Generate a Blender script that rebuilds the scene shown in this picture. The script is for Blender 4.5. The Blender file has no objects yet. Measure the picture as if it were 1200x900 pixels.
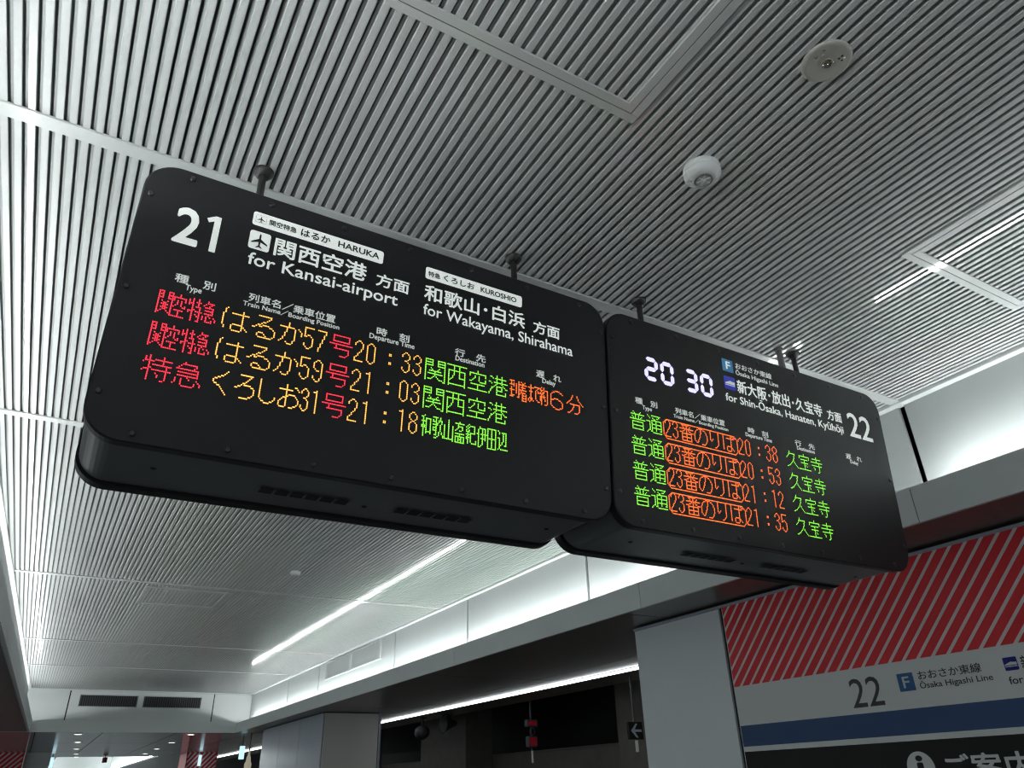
import bpy, math
from mathutils import Matrix, Vector

# ------------------------------------------------------------------ camera, world, exposure
SC = bpy.context.scene
COL = SC.collection
U = 2.0            # metres per layout unit (layout unit = eye to ceiling)
EYE = 1.6          # eye height in metres
cam_d = bpy.data.cameras.new('camera')
cam_d.sensor_width = 36.0
cam_d.lens = 36.0 * 864.53 / 1200.0
cam_d.clip_start = 0.05
cam = bpy.data.objects.new('camera', cam_d)
COL.objects.link(cam)
_y, _p, _r = 0.5434822, 0.4966939, -0.0315071
_fw = Vector((math.sin(_y) * math.cos(_p), math.cos(_y) * math.cos(_p), math.sin(_p)))
_rt = Vector((math.cos(_y), -math.sin(_y), 0.0))
_up = _rt.cross(_fw)
_rt2 = _rt * math.cos(_r) + _up * math.sin(_r)
_up2 = _up * math.cos(_r) - _rt * math.sin(_r)
cam.matrix_world = Matrix(((_rt2.x, _up2.x, -_fw.x, 0), (_rt2.y, _up2.y, -_fw.y, 0), (_rt2.z, _up2.z, -_fw.z, EYE), (0, 0, 0, 1)))
SC.camera = cam
wd = bpy.data.worlds.new('world')
SC.world = wd
wd.use_nodes = True
wd.node_tree.nodes['Background'].inputs[0].default_value = (0.55, 0.6, 0.62, 1)
wd.node_tree.nodes['Background'].inputs[1].default_value = 1.15
SC.view_settings.view_transform = 'Standard'
SC.view_settings.look = 'None'
SC.view_settings.exposure = 0.0
SC.view_settings.gamma = 1.0
SC.view_settings.use_curve_mapping = False
SC.cycles.use_denoising = True
SC.cycles.denoising_prefilter = 'ACCURATE'
SC.cycles.use_adaptive_sampling = False
SC.cycles.filter_width = 1.25
SC.cycles.max_bounces = 10
SC.cycles.diffuse_bounces = 5
SC.cycles.sample_clamp_indirect = 4.0
LED_POWER = 70.0       # cove lamps
LAMP_POWER = 7.0       # platform line lamp
TEXT_GLOW = 0.5        # back-lit printed lettering


# ------------------------------------------------------------------ materials
def mat(name, col, rough=0.5, metal=0.0, emit=None, power=0.0, spec=0.5, noise=0.0, scale=30.0, bump=0.0, coat=0.0):
    m = bpy.data.materials.new(name)
    m.use_nodes = True
    nt = m.node_tree
    b = nt.nodes['Principled BSDF']
    b.inputs['Base Color'].default_value = (*col, 1)
    b.inputs['Roughness'].default_value = rough
    b.inputs['Metallic'].default_value = metal
    b.inputs['Specular IOR Level'].default_value = spec
    b.inputs['Coat Weight'].default_value = coat
    b.inputs['Coat Roughness'].default_value = 0.06
    if emit:
        b.inputs['Emission Color'].default_value = (*emit, 1)
        b.inputs['Emission Strength'].default_value = power
    if noise or bump:
        tc = nt.nodes.new('ShaderNodeTexCoord')
        n = nt.nodes.new('ShaderNodeTexNoise')
        n.inputs['Scale'].default_value = scale
        n.inputs['Detail'].default_value = 5
        nt.links.new(tc.outputs['Object'], n.inputs['Vector'])
        if noise:
            mx = nt.nodes.new('ShaderNodeMix')
            mx.data_type = 'RGBA'
            mx.inputs[6].default_value = (*[c * (1 - noise) for c in col], 1)
            mx.inputs[7].default_value = (*[min(1, c * (1 + noise)) for c in col], 1)
            nt.links.new(n.outputs['Fac'], mx.inputs[0])
            nt.links.new(mx.outputs[2], b.inputs['Base Color'])
        if bump:
            bp = nt.nodes.new('ShaderNodeBump')
            bp.inputs['Strength'].default_value = bump
            bp.inputs['Distance'].default_value = 0.01
            nt.links.new(n.outputs['Fac'], bp.inputs['Height'])
            nt.links.new(bp.outputs['Normal'], b.inputs['Normal'])
    return m


M = dict(
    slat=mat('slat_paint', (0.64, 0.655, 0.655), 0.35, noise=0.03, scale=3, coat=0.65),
    flange=mat('slat_flange_shaded', (0.36, 0.375, 0.375), 0.5),  # slat paint darkened: the groove shade is put into the colour
    slat_edge=mat('slat_edge_paint', (0.6, 0.615, 0.615), 0.55),
    edge=mat('edge_trim_paint', (0.8, 0.83, 0.82), 0.4),
    soffit_left=mat('soffit_reflected_green', (0.1, 0.13, 0.125), 0.3, noise=0.1, scale=2),  # greenish reflection painted into the base colour
    groove=mat('slit_dark', (0.11, 0.12, 0.12), 0.6),
    trim=mat('trim_paint', (0.66, 0.68, 0.675), 0.35, coat=0.5),
    panel=mat('cove_panel_paint', (0.54, 0.575, 0.575), 0.38, noise=0.03, scale=2),
    endwall=mat('end_wall_paint', (0.84, 0.87, 0.86), 0.4, noise=0.02, scale=2),
    beam=mat('beam_paint', (0.62, 0.65, 0.645), 0.4, noise=0.04, scale=3),
    soffit=mat('soffit_gloss', (0.08, 0.07, 0.058), 0.28, noise=0.15, scale=2),
    soffit_steel=mat('soffit_steel', (0.22, 0.25, 0.28), 0.16, metal=0.7, noise=0.1, scale=1.5),
    pillar=mat('pillar_panel_paint', (0.7, 0.745, 0.75), 0.42, noise=0.03, scale=4),
    pillar_blue=mat('pillar_grey_blue_panel', (0.34, 0.38, 0.44), 0.22, noise=0.04, scale=4),
    pillar_warm=mat('pillar_side_panel', (0.6, 0.58, 0.55), 0.45, noise=0.03, scale=4),
    joint=mat('joint_black', (0.006, 0.006, 0.006), 0.6),
    floor=mat('floor_stone', (0.2, 0.2, 0.2), 0.6, noise=0.12, scale=8),
    black=mat('board_black_paint', (0.016, 0.016, 0.018), 0.42, noise=0.06, scale=20, spec=0.25),
    black_gloss=mat('board_housing_black', (0.11, 0.12, 0.125), 0.3, noise=0.06, scale=20),
    screw=mat('screw_black', (0.02, 0.02, 0.02), 0.3),
    hole=mat('vent_black', (0.008, 0.008, 0.009), 0.7),
    white=mat('back_lit_white', (0.75, 0.78, 0.75), 0.5, emit=(0.93, 1.0, 0.95), power=TEXT_GLOW),
    smallwhite=mat('back_lit_white_small', (0.6, 0.62, 0.6), 0.5, emit=(0.93, 1.0, 0.95), power=TEXT_GLOW * 0.7),
    blackink=mat('black_lettering', (0.015, 0.015, 0.015), 0.5),
    lineblue=mat('back_lit_line_blue', (0.06, 0.2, 0.38), 0.5, emit=(0.05, 0.22, 0.42), power=0.35),
    railblue=mat('back_lit_rail_blue', (0.03, 0.04, 0.35), 0.5, emit=(0.03, 0.04, 0.45), power=0.45),
    led_red=mat('led_red', (0.1, 0.0, 0.0), 0.5, emit=(1.0, 0.03, 0.06), power=2.8),
    led_amber=mat('led_amber', (0.1, 0.05, 0.0), 0.5, emit=(1.0, 0.46, 0.09), power=2.2),
    led_orange=mat('led_orange', (0.1, 0.03, 0.0), 0.5, emit=(1.0, 0.16, 0.03), power=2.2),
    led_green=mat('led_green', (0.02, 0.1, 0.0), 0.5, emit=(0.28, 1.0, 0.07), power=1.7),
    clock=mat('clock_segment', (0.5, 0.5, 0.6), 0.5, emit=(0.66, 0.62, 1.0), power=1.25),
    pole=mat('pole_black', (0.018, 0.018, 0.018), 0.45),
    conduit=mat('conduit_grey', (0.16, 0.16, 0.15), 0.45),
    device=mat('device_white_plastic', (0.82, 0.84, 0.84), 0.35),
    disc=mat('lamp_disc_cream', (0.5, 0.49, 0.45), 0.5),
    chrome=mat('lens_chrome', (0.7, 0.68, 0.62), 0.1, metal=1.0),
    grey_dot=mat('indicator_grey', (0.2, 0.24, 0.22), 0.5),
    led_tube=mat('cove_tube_glow', (0.9, 0.9, 0.9), 0.5, emit=(0.95, 1.0, 0.985), power=LED_POWER),
    lamp=mat('line_lamp_glow', (0.9, 0.9, 0.9), 0.5, emit=(0.93, 0.98, 1.0), power=LAMP_POWER),
    downlight=mat('downlight_glow', (0.9, 0.9, 0.9), 0.5, emit=(1.0, 0.97, 0.9), power=5.0),
    lampbody=mat('lamp_body', (0.6, 0.62, 0.62), 0.4),
    red=mat('stripe_red', (0.62, 0.03, 0.038), 0.5, spec=0.2),
    stripe_white=mat('stripe_white', (0.68, 0.63, 0.62), 0.5, spec=0.15),
    signwhite=mat('sign_white', (0.64, 0.66, 0.645), 0.5, spec=0.15),
    signblue=mat('sign_blue', (0.035, 0.072, 0.165), 0.5, spec=0.15),
    signblack=mat('sign_black', (0.012, 0.012, 0.011), 0.5, spec=0.15),
    iconblue=mat('icon_blue', (0.035, 0.11, 0.26), 0.5, spec=0.15),
    iconrail=mat('icon_rail_blue', (0.02, 0.022, 0.2), 0.5, spec=0.15),
    concrete=mat('concrete', (0.13, 0.125, 0.11), 0.85, noise=0.25, scale=5, bump=0.3),
    dark=mat('track_dark', (0.008, 0.008, 0.009), 0.7),
    darkrail=mat('track_grey', (0.06, 0.06, 0.065), 0.6),
    red_glow=mat('signal_red', (0.2, 0.0, 0.01), 0.5, emit=(1.0, 0.03, 0.06), power=0.04),
    cyan_glow=mat('sign_edge_glow', (0.6, 0.8, 0.85), 0.5, emit=(0.55, 0.85, 0.95), power=1.1),
    warm=mat('cream_casting', (0.6, 0.55, 0.42), 0.45, emit=(1.0, 0.88, 0.65), power=0.25),
)


# ------------------------------------------------------------------ mesh helpers
def W(p):
    return Vector((U * p[0], U * p[1], U * p[2] + EYE))


class MB:
    """collects faces in layout units and links them as one mesh object"""

    def __init__(self):
        self.v, self.f, self.mi, self.sm = [], [], [], []

    def face(self, pts, mi=0, smooth=False):
        n = len(self.v)
        self.v += [tuple(p) for p in pts]
        self.f.append(list(range(n, n + len(pts))))
        self.mi.append(mi)
        self.sm.append(smooth)

    def mesh(self, vs, fs, mi=0, smooth=False):
        n = len(self.v)
        self.v += [tuple(p) for p in vs]
        for f in fs:
            self.f.append([n + i for i in f])
            self.mi.append(mi)
            self.sm.append(smooth)

    def box(self, x0, x1, y0, y1, z0, z1, mi=0):
        p = [(x, y, z) for z in (z0, z1) for y in (y0, y1) for x in (x0, x1)]
        self.mesh(p, [(0, 2, 3, 1), (4, 5, 7, 6), (0, 1, 5, 4), (2, 6, 7, 3), (0, 4, 6, 2), (1, 3, 7, 5)], mi)

    def bevel_box(self, x0, x1, y0, y1, z0, z1, b, mi=0):
        """box with chamfered lower and upper rims"""
        def ring(z, i):
            return [(x0 + i, y0 + i, z), (x1 - i, y0 + i, z), (x1 - i, y1 - i, z), (x0 + i, y1 - i, z)]
        vs = ring(z0, b) + ring(z0 + b, 0) + ring(z1 - b, 0) + ring(z1, b)
        fs = [(3, 2, 1, 0), (12, 13, 14, 15)]
        for k in range(3):
            for i in range(4):
                j = (i + 1) % 4
                fs.append((4 * k + i, 4 * k + j, 4 * k + 4 + j, 4 * k + 4 + i))
        self.mesh(vs, fs, mi)

    def hexa(self, a, b, mi=0):
        """solid between two quads a and b (same winding)"""
        self.mesh(list(a) + list(b), [(3, 2, 1, 0), (4, 5, 6, 7), (0, 1, 5, 4), (1, 2, 6, 5), (2, 3, 7, 6), (3, 0, 4, 7)], mi)

    def lathe(self, c, prof, n=32, axis='z', mi=0, smooth=True, caps=True):
        """prof: (radius, height) from one end to the other, about c"""
        vs, fs = [], []
        for r, h in prof:
            for i in range(n):
                a = 2 * math.pi * i / n
                x, y = r * math.cos(a), r * math.sin(a)
                if axis == 'z':
                    vs.append((c[0] + x, c[1] + y, c[2] + h))
                elif axis == 'y':
                    vs.append((c[0] + x, c[1] + h, c[2] + y))
                else:
                    vs.append((c[0] + h, c[1] + x, c[2] + y))
        for k in range(len(prof) - 1):
            for i in range(n):
                j = (i + 1) % n
                fs.append((k * n + i, k * n + j, k * n + n + j, k * n + n + i))
        self.mesh(vs, fs, mi, smooth)
        if caps:
            for k in (0, len(prof) - 1):
                if prof[k][0] > 1e-6:
                    self.face(vs[k * n:(k + 1) * n], mi)

    def tube(self, a, b, r, n=12, mi=0):
        a, b = Vector(a), Vector(b)
        d = (b - a).normalized()
        s = d.orthogonal().normalized()
        t = d.cross(s)
        ring = [s * math.cos(2 * math.pi * i / n) * r + t * math.sin(2 * math.pi * i / n) * r for i in range(n)]
        vs = [a + q for q in ring] + [b + q for q in ring]
        self.mesh(vs, [(i, (i + 1) % n, n + (i + 1) % n, n + i) for i in range(n)], mi, True)
        self.face([a + q for q in ring], mi)
        self.face([b + q for q in ring], mi)

    def build(self, name, mats, parent=None, origin=None, **tags):
        if not isinstance(mats, (list, tuple)):
            mats = [mats]
        if parent is not None:
            org = ORG[parent.name]
        elif origin is not None:
            org = W(origin)
        else:
            ws = [W(p) for p in self.v]
            org = Vector((sum(p.x for p in ws) / len(ws), sum(p.y for p in ws) / len(ws), min(p.z for p in ws)))
        me = bpy.data.meshes.new(name)
        me.from_pydata([W(p) - org for p in self.v], [], self.f)
        for m in mats:
            me.materials.append(m)
        me.polygons.foreach_set('material_index', self.mi)
        me.polygons.foreach_set('use_smooth', self.sm)
        me.update()
        o = bpy.data.objects.new(name, me)
        COL.objects.link(o)
        ORG[o.name] = org
        if parent is not None:
            o.parent = parent
        else:
            o.location = org
        for k, v in tags.items():
            o[k] = v
        return o


ORG = {}


def thing(name, label, category, base, group=None):
    o = bpy.data.objects.new(name, None)
    COL.objects.link(o)
    o.location = W(base)
    o.empty_display_size = 0.1
    ORG[o.name] = W(base)
    o['label'] = label
    o['category'] = category
    if group:
        o['group'] = group
    return o


def struct(name, mb, mats, label=None):
    return mb.build(name, mats, kind='structure', **({'label': label} if label else {}))


def dup(root, delta, label=None, group=None):
    """copy of a thing, its parts and sub-parts, moved by delta (layout units)"""
    r = root.copy()
    COL.objects.link(r)
    r.location = root.location + Vector((U * delta[0], U * delta[1], U * delta[2]))
    ORG[r.name] = r.location.copy()
    if label:
        r['label'] = label
    if group:
        r['group'] = group
    for ch in list(root.children):
        c = ch.copy()
        COL.objects.link(c)
        c.parent = r
        for g in list(ch.children):
            d = g.copy()
            COL.objects.link(d)
            d.parent = c
    return r


def rounded(u0, u1, v0, v1, r, n=8):
    out = []
    for cx, cy, a0 in ((u1 - r, v0 + r, -90), (u1 - r, v1 - r, 0), (u0 + r, v1 - r, 90), (u0 + r, v0 + r, 180)):
        for i in range(n + 1):
            a = math.radians(a0 + 90.0 * i / n)
            out.append((cx + r * math.cos(a), cy + r * math.sin(a)))
    return out


_TEXT = {}


def text_shape(body, bold):
    key = (body, bold)
    if key not in _TEXT:
        c = bpy.data.curves.new('lettering', 'FONT')
        c.body = body
        c.resolution_u = 3
        o = bpy.data.objects.new('lettering', c)
        COL.objects.link(o)
        bpy.context.view_layer.update()
        me = bpy.data.meshes.new_from_object(o)
        vs = [(v.co.x, v.co.y, 0) for v in me.vertices]
        fs = [list(p.vertices) for p in me.polygons]
        bpy.data.objects.remove(o)
        bpy.data.curves.remove(c)
        bpy.data.meshes.remove(me)
        if bold > 0:      # heavier strokes: the same outline laid a little aside, several times
            base_v, base_f, n0 = vs, fs, len(vs)
            vs, fs = [], []
            for k, (dx, dy) in enumerate(((0, 0), (-bold, 0), (bold, 0), (0, -bold), (0, bold), (-bold * .7, -bold * .7), (bold * .7, bold * .7), (-bold * .7, bold * .7), (bold * .7, -bold * .7))):
                vs += [(x + dx, y + dy, k) for x, y, _k in base_v]
                fs += [[i + k * n0 for i in f] for f in base_f]
        _TEXT[key] = (vs, fs)
    return _TEXT[key]


def put_text(mb, place, body, mode, u0, u1, v0, v1, bold=0.014, mi=0):
    """lettering whose ink fills u0..u1; v0 is the ink bottom ('i') or the base line ('b'), v1 the top"""
    vs, fs = text_shape(body, bold)
    xa, xb = min(p[0] for p in vs), max(p[0] for p in vs)
    ya, yb = min(p[1] for p in vs), max(p[1] for p in vs)
    if mode == 'b':
        ya = -bold
    su, sv = (u1 - u0) / (xb - xa), (v1 - v0) / (yb - ya)
    mb.mesh([place(u0 + (x - xa) * su, v0 + (y - ya) * sv, k * 0.00006) for x, y, k in vs], fs, mi)


# ------------------------------------------------------------------ the setting
PITCH, RIB, DEPTH, SLIT = 0.0200, 0.0117, 0.0062, 0.0036
X_LEFT, X_RIGHT = -0.42, 2.10
Y_BACK, Y_END = -3.0, 9.5


def left_edge(y):             # the left wall runs parallel to the slats, then turns in a little
    return -0.312 if y < 2.6 else -0.312 + (y - 2.6) * 0.0262


mb = MB()
BAYS = [Y_BACK, -1.0, 1.14, 2.405, 4.385, 6.39, 7.73, Y_END]
k0 = int((X_LEFT + 0.2556) / PITCH) - 1
x = -0.2556 + k0 * PITCH
c = 0.0009
while x < X_RIGHT:
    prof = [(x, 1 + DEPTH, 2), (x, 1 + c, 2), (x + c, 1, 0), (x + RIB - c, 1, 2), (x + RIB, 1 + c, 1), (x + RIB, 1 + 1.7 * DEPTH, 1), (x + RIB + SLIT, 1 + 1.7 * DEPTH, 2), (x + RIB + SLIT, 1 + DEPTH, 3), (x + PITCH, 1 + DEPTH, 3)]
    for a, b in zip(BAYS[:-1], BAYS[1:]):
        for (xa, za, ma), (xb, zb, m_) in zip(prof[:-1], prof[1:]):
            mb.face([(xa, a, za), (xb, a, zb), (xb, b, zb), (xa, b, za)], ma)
    x += PITCH
mb.box(X_LEFT - 0.1, X_RIGHT + 0.1, Y_BACK, Y_END + 0.1, 1 + 1.7 * DEPTH + 0.001, 1.03, 1)
struct('ceiling', mb, [M['slat'], M['groove'], M['slat_edge'], M['flange']], 'white metal slat ceiling with dark grooves')

# flat cross trims between the slat bays
n = 1
for y in BAYS[1:-1]:
    mb = MB()
    mb.bevel_box(left_edge(y), 2.062, y - 0.016, y + 0.016, 0.9965, 1.002, 0.0008)
    struct('trim_%d' % n, mb, M['trim'])
    n += 1
# long edge trims
mb = MB()
mb.bevel_box(2.060, 2.096, Y_BACK, Y_END, 0.990, 1.003, 0.0015)
struct('trim_%d' % n, mb, M['edge'])
n += 1
mb = MB()
for ya, yb in ((Y_BACK, 2.6), (2.6, Y_END)):
    xa, xb = left_edge(ya), left_edge(yb)
    mb.hexa([(xa - 0.036, ya, 0.990), (xa, ya, 0.990), (xb, yb, 0.990), (xb - 0.036, yb, 0.990)],
            [(xa - 0.036, ya, 1.003), (xa, ya, 1.003), (xb, yb, 1.003), (xb - 0.036, yb, 1.003)])
struct('trim_%d' % n, mb, M['edge'])
n += 1
mb = MB()
mb.bevel_box(left_edge(Y_END), 2.09, Y_END - 0.03, Y_END, 0.990, 1.003, 0.0015)
struct('trim_%d' % n, mb, M['edge'])
n += 1


def run_panels(mb, xf, joints, z0, z1, gap, side):
    """upright panels along y, one box per panel over a dark backing"""
    for a, b in zip(joints[:-1], joints[1:]):
        xa, xb = xf(a), xf(b)
        g = gap / 2
        mb.hexa([(xa, a + g, z0), (xa + side * 0.02, a + g, z0), (xb + side * 0.02, b - g, z0), (xb, b - g, z0)],
                [(xa, a + g, z1), (xa + side * 0.02, a + g, z1), (xb + side * 0.02, b - g, z1), (xb, b - g, z1)], 0)
        mb.hexa([(xa + side * 0.012, a - g, z0), (xa + side * 0.03, a - g, z0), (xb + side * 0.03, b + g, z0), (xb + side * 0.012, b + g, z0)],
                [(xa + side * 0.012, a - g, z1), (xa + side * 0.03, a - g, z1), (xb + side * 0.03, b + g, z1), (xb + side * 0.012, b + g, z1)], 1)


# right upper wall, cove shelf and beam
mb = MB()
run_panels(mb, lambda y: 2.085, [Y_BACK, -1.6, -0.25, 1.137, 2.82, 4.05, 5.18, 6.95, 7.95, Y_END], 0.60, 0.999, 0.020, 1)
struct('wall_right', mb, [M['panel'], M['joint']], 'light grey cove panels with black joints')
mb = MB()
JB = [Y_BACK, -1.2, 1.11, 2.30, 3.95, 5.6, 7.25, Y_END]
for a, b in zip(JB[:-1], JB[1:]):
    mb.box(1.95, 1.962, a + 0.0012, b - 0.0012, 0.594, 0.694, 0)
mb.box(1.9515, 1.961, Y_BACK, Y_END, 0.5955, 0.693, 1)
mb.box(1.961, 2.10, Y_BACK, Y_END, 0.60, 0.655, 0)
struct('beam', mb, [M['beam'], M['joint']], 'grey beam fascia along the right cove')

# left upper wall and beam
mb = MB()
run_panels(mb, lambda y: left_edge(y) - 0.022, [Y_BACK, -1.4, 0.2, 1.4, 2.6, 4.4, 6.4, 7.75, Y_END], 0.60, 0.999, 0.006, -1)
struct('wall_left', mb, [M['panel'], M['joint']], 'glossy light panels above the left cove')
mb = MB()
for ya, yb in ((Y_BACK, 2.6), (2.6, Y_END)):
    xa, xb = left_edge(ya) + 0.085, left_edge(yb) + 0.085
    mb.hexa([(xa - 0.012, ya, 0.594), (xa, ya, 0.594), (xb, yb, 0.594), (xb - 0.012, yb, 0.594)],
            [(xa - 0.012, ya, 0.692), (xa, ya, 0.692), (xb, yb, 0.692), (xb - 0.012, yb, 0.692)], 0)
    mb.hexa([(xa - 0.14, ya, 0.60), (xa - 0.012, ya, 0.60), (xb - 0.012, yb, 0.60), (xb - 0.14, yb, 0.60)],
            [(xa - 0.14, ya, 0.655), (xa - 0.012, ya, 0.655), (xb - 0.012, yb, 0.655), (xb - 0.14, yb, 0.655)], 0)
struct('beam', mb, [M['edge'], M['joint']], 'pale beam fascia along the left cove')

# end wall (with upright slots) that closes the slat ceiling
mb = MB()
xs = [-0.30, 0.232, 1.67, 2.10]
for a, b in zip(xs[:-1], xs[1:]):
    mb.box(a + 0.006, b - 0.006, Y_END, Y_END + 0.02, 0.706, 0.999, 0)
mb.box(-0.30, 2.10, Y_END, Y_END + 0.02, 0.594, 0.7055, 0)
mb.box(-0.30, 2.10, Y_END + 0.012, Y_END + 0.04, 0.60, 0.999, 1)
struct('wall_back', mb, [M['endwall'], M['joint']], 'pale end wall with two upright slots')
mb = MB()
mb.box(-4.0, 6.0, Y_BACK, 30.0, -0.86, -0.8)
struct('floor', mb, M['floor'])

# right soffit over the platform edge, its joints cut as thin gaps
mb = MB()
ys = [Y_BACK, -0.6, 1.33, 2.42, 4.37, 6.4, 7.7, 9.5, 11.5, 13.5, 15.5, 17.5, 20.0, 26.0]
xs = [1.963, 2.76, 3.45]
for xa, xb in zip(xs[:-1], xs[1:]):
    for ya, yb in zip(ys[:-1], ys[1:]):
        if ya > 9.4:
            continue
        mb.box(xa + 0.0015, xb - 0.0015, ya + 0.003, yb - 0.003, 0.5955, 0.606, 0)
mb.box(1.963, 3.45, Y_BACK, 9.5, 0.599, 0.61, 1)
struct('ceiling', mb, [M['soffit'], M['joint']], 'dark glossy soffit over the platform edge on the right')
mb = MB()
for ya, yb in zip(ys[:-1], ys[1:]):
    if ya < 9.4:
        for yc_, yd in ((ya, min(yb, 2.6)), (max(ya, 2.6), yb)):
            if yd > yc_:
                xa, xb = left_edge(yc_) + 0.06, left_edge(yd) + 0.06
                mb.hexa([(-2.2, yc_ + 0.003, 0.5955), (xa, yc_ + 0.003, 0.5955), (xb, yd - 0.003, 0.5955), (-2.2, yd - 0.003, 0.5955)],
                        [(-2.2, yc_ + 0.003, 0.606), (xa, yc_ + 0.003, 0.606), (xb, yd - 0.003, 0.606), (-2.2, yd - 0.003, 0.606)], 0)
mb.box(-2.2, -0.32, Y_BACK, 9.5, 0.599, 0.61, 1)
struct('ceiling', mb, [M['soffit_left'], M['joint']], 'dark soffit left of the left beam, a greenish reflection put into its colour')
# low steel ceiling beyond the end wall and the next raised bay
mb = MB()
xs = [-2.2, -0.9, 0.0, 0.62, 1.35, 2.1, 2.8, 3.45]
for xa, xb in zip(xs[:-1], xs[1:]):
    for ya, yb in zip(ys[:-1], ys[1:]):
        if ya >= 9.4 and (yb < 16.0):
            mb.box(xa + 0.004, xb - 0.004, ya + 0.02, yb - 0.004, 0.5955, 0.61, 0)
mb.box(-2.2, 3.45, 9.52, 15.5, 0.60, 0.62, 1)
mb.box(-2.2, 0.40, 15.5, 26.0, 0.596, 0.62, 0)
mb.box(1.95, 3.45, 15.5, 26.0, 0.596, 0.62, 0)
struct('ceiling', mb, [M['soffit_steel'], M['joint']], 'low grey steel ceiling beyond the end wall')
mb = MB()
mb.box(0.25, 2.1, 15.5, 26.0, 1.0, 1.02, 0)
mb.box(0.25, 0.30, 15.5, 26.0, 0.62, 1.0, 0)
mb.box(2.05, 2.1, 15.5, 26.0, 0.62, 1.0, 0)
mb.box(0.25, 2.1, 15.45, 15.5, 0.62, 1.0, 0)
mb.box(0.25, 2.1, 26.0, 26.05, 0.55, 1.0, 0)
struct('ceiling', mb, [M['panel']], 'bright raised ceiling bay far beyond')
mb = MB()
mb.box(-2.2, 5.0, 29.9, 30.0, -0.8, 0.62)
struct('wall_far', mb, M['beam'])

# track side: dark back wall, concrete columns and parapet
mb = MB()
mb.box(5.2, 5.25, Y_BACK, 30.0, -0.8, 1.3, 0)
mb.box(3.45, 5.2, Y_BACK, 30.0, 1.0, 1.05, 0)
mb.box(3.452, 3.6, Y_BACK, 30.0, 0.66, 1.0, 0)
struct('wall_track', mb, [M['dark']], 'dark wall beyond the tracks')
mb = MB()
mb.box(4.55, 4.65, Y_BACK, 26.0, -0.8, 0.285, 0)
mb.box(4.53, 4.67, Y_BACK, 26.0, 0.285, 0.30, 0)
mb.build('parapet', [M['concrete']], kind='structure', label='low concrete parapet beyond the track')
for ya, yb, lab in ((8.2, 9.42, 'broad concrete column behind the hanging loudspeakers'), (4.2, 5.42, 'concrete column behind the blue arrow sign'), (11.6, 12.8, 'concrete column far down the track')):
    mb = MB()
    mb.box(4.2, 4.54, ya, yb, -0.8, 0.95, 0)
    mb.box(4.19, 4.55, ya - 0.01, yb + 0.01, -0.8, -0.7, 0)
    mb.build('column', [M['concrete']], kind='structure', label=lab)

# near pillar (right): panelled block under the soffit
mb = MB()
mb.box(2.2, 2.75, -1.2, 2.12, -0.8, 0.585, 1)
mb.box(2.2, 2.75, 2.138, 2.655, -0.8, 0.585, 0)
mb.box(2.21, 2.74, 2.10, 2.15, -0.8, 0.584, 2)
mb.box(2.215, 2.74, -1.19, 2.645, 0.585, 0.5956, 2)
mb.box(2.192, 2.2, -1.2, 2.655, 0.578, 0.588, 3)
mb.build('pillar', [M['pillar'], M['pillar'], M['joint'], M['pillar_blue']], kind='structure', label='near pillar with a plain grey panel beside the striped sign')
# far pillar (right)
mb = MB()
mb.box(2.13, 2.14, 6.86, 7.55, -0.8, 0.588, 0)
mb.box(2.13, 2.14, 7.555, 8.25, -0.8, 0.588, 0)
mb.box(2.13, 2.14, 8.255, 8.95, -0.8, 0.588, 0)
mb.box(2.142, 2.63, 6.845, 6.86, -0.8, 0.588, 1)
mb.box(2.14, 2.65, 6.86, 8.95, -0.8, 0.595, 2)
mb.box(2.635, 2.655, 6.84, 6.86, -0.8, 0.595, 0)
mb.build('pillar', [M['pillar_blue'], M['pillar_warm'], M['joint']], kind='structure', label='far pillar with grey blue face and plain side')


# ------------------------------------------------------------------ lamps of the place
def cove_lamp(xf, y0, y1, label):
    t = thing('cove_lamp', label, 'lamp', (xf(y0), y0, 0.655), 'line lamps hidden in the ceiling coves')
    b = MB()
    xa, xb = xf(y0), xf(y1)
    b.hexa([(xa - 0.014, y0, 0.655), (xa + 0.014, y0, 0.655), (xb + 0.014, y1, 0.655), (xb - 0.014, y1, 0.655)],
           [(xa - 0.010, y0, 0.672), (xa + 0.010, y0, 0.672), (xb + 0.010, y1, 0.672), (xb - 0.010, y1, 0.672)])
    b.build('lamp_body', M['lampbody'], t)
    b = MB()
    b.tube((xa, y0 + 0.01, 0.680), (xb, y1 - 0.01, 0.680), 0.006, 10)
    b.build('tube', M['led_tube'], t)
    return t


LBREAK = [-2.6, -1.35, -0.1, 1.15, 1.33, 2.5, 2.62, 3.8, 5.0, 6.2, 7.4, 8.6, 9.3]


def xl(y):
    return left_edge(y) + 0.006


lab = 'hidden line lamp lighting the %s cove from behind the %s beam'
segs = [(-2.6, -1.3), (-1.25, 0.0), (0.05, 1.12), (1.28, 2.55), (2.62, 3.9), (3.95, 5.2), (5.25, 6.5), (6.55, 7.8), (7.85, 9.3)]
for a, b_ in segs:
    cove_lamp(xl, a, b_, lab % ('left', 'left'))
segs = [(-2.6, -1.3), (-1.25, -0.2), (-0.15, 1.08), (1.36, 2.6), (2.63, 3.9), (3.93, 5.2), (5.23, 6.5), (6.53, 7.8), (7.83, 9.35)]
for a, b_ in segs:
    cove_lamp(lambda y: 2.008, a, b_, lab % ('right', 'right'))
for xx in (0.36, 1.99):
    t = thing('cove_lamp', 'line lamp in the far raised bay on the %s side' % ('left' if xx < 1 else 'right'), 'lamp', (xx, 16, 0.62))
    b = MB()
    b.box(xx - 0.012, xx + 0.012, 15.8, 25.8, 0.62, 0.635)
    b.build('lamp_body', M['lampbody'], t)
    b = MB()
    b.tube((xx, 15.8, 0.645), (xx, 25.8, 0.645), 0.012, 8)
    b.build('tube', M['led_tube'], t)

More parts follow.
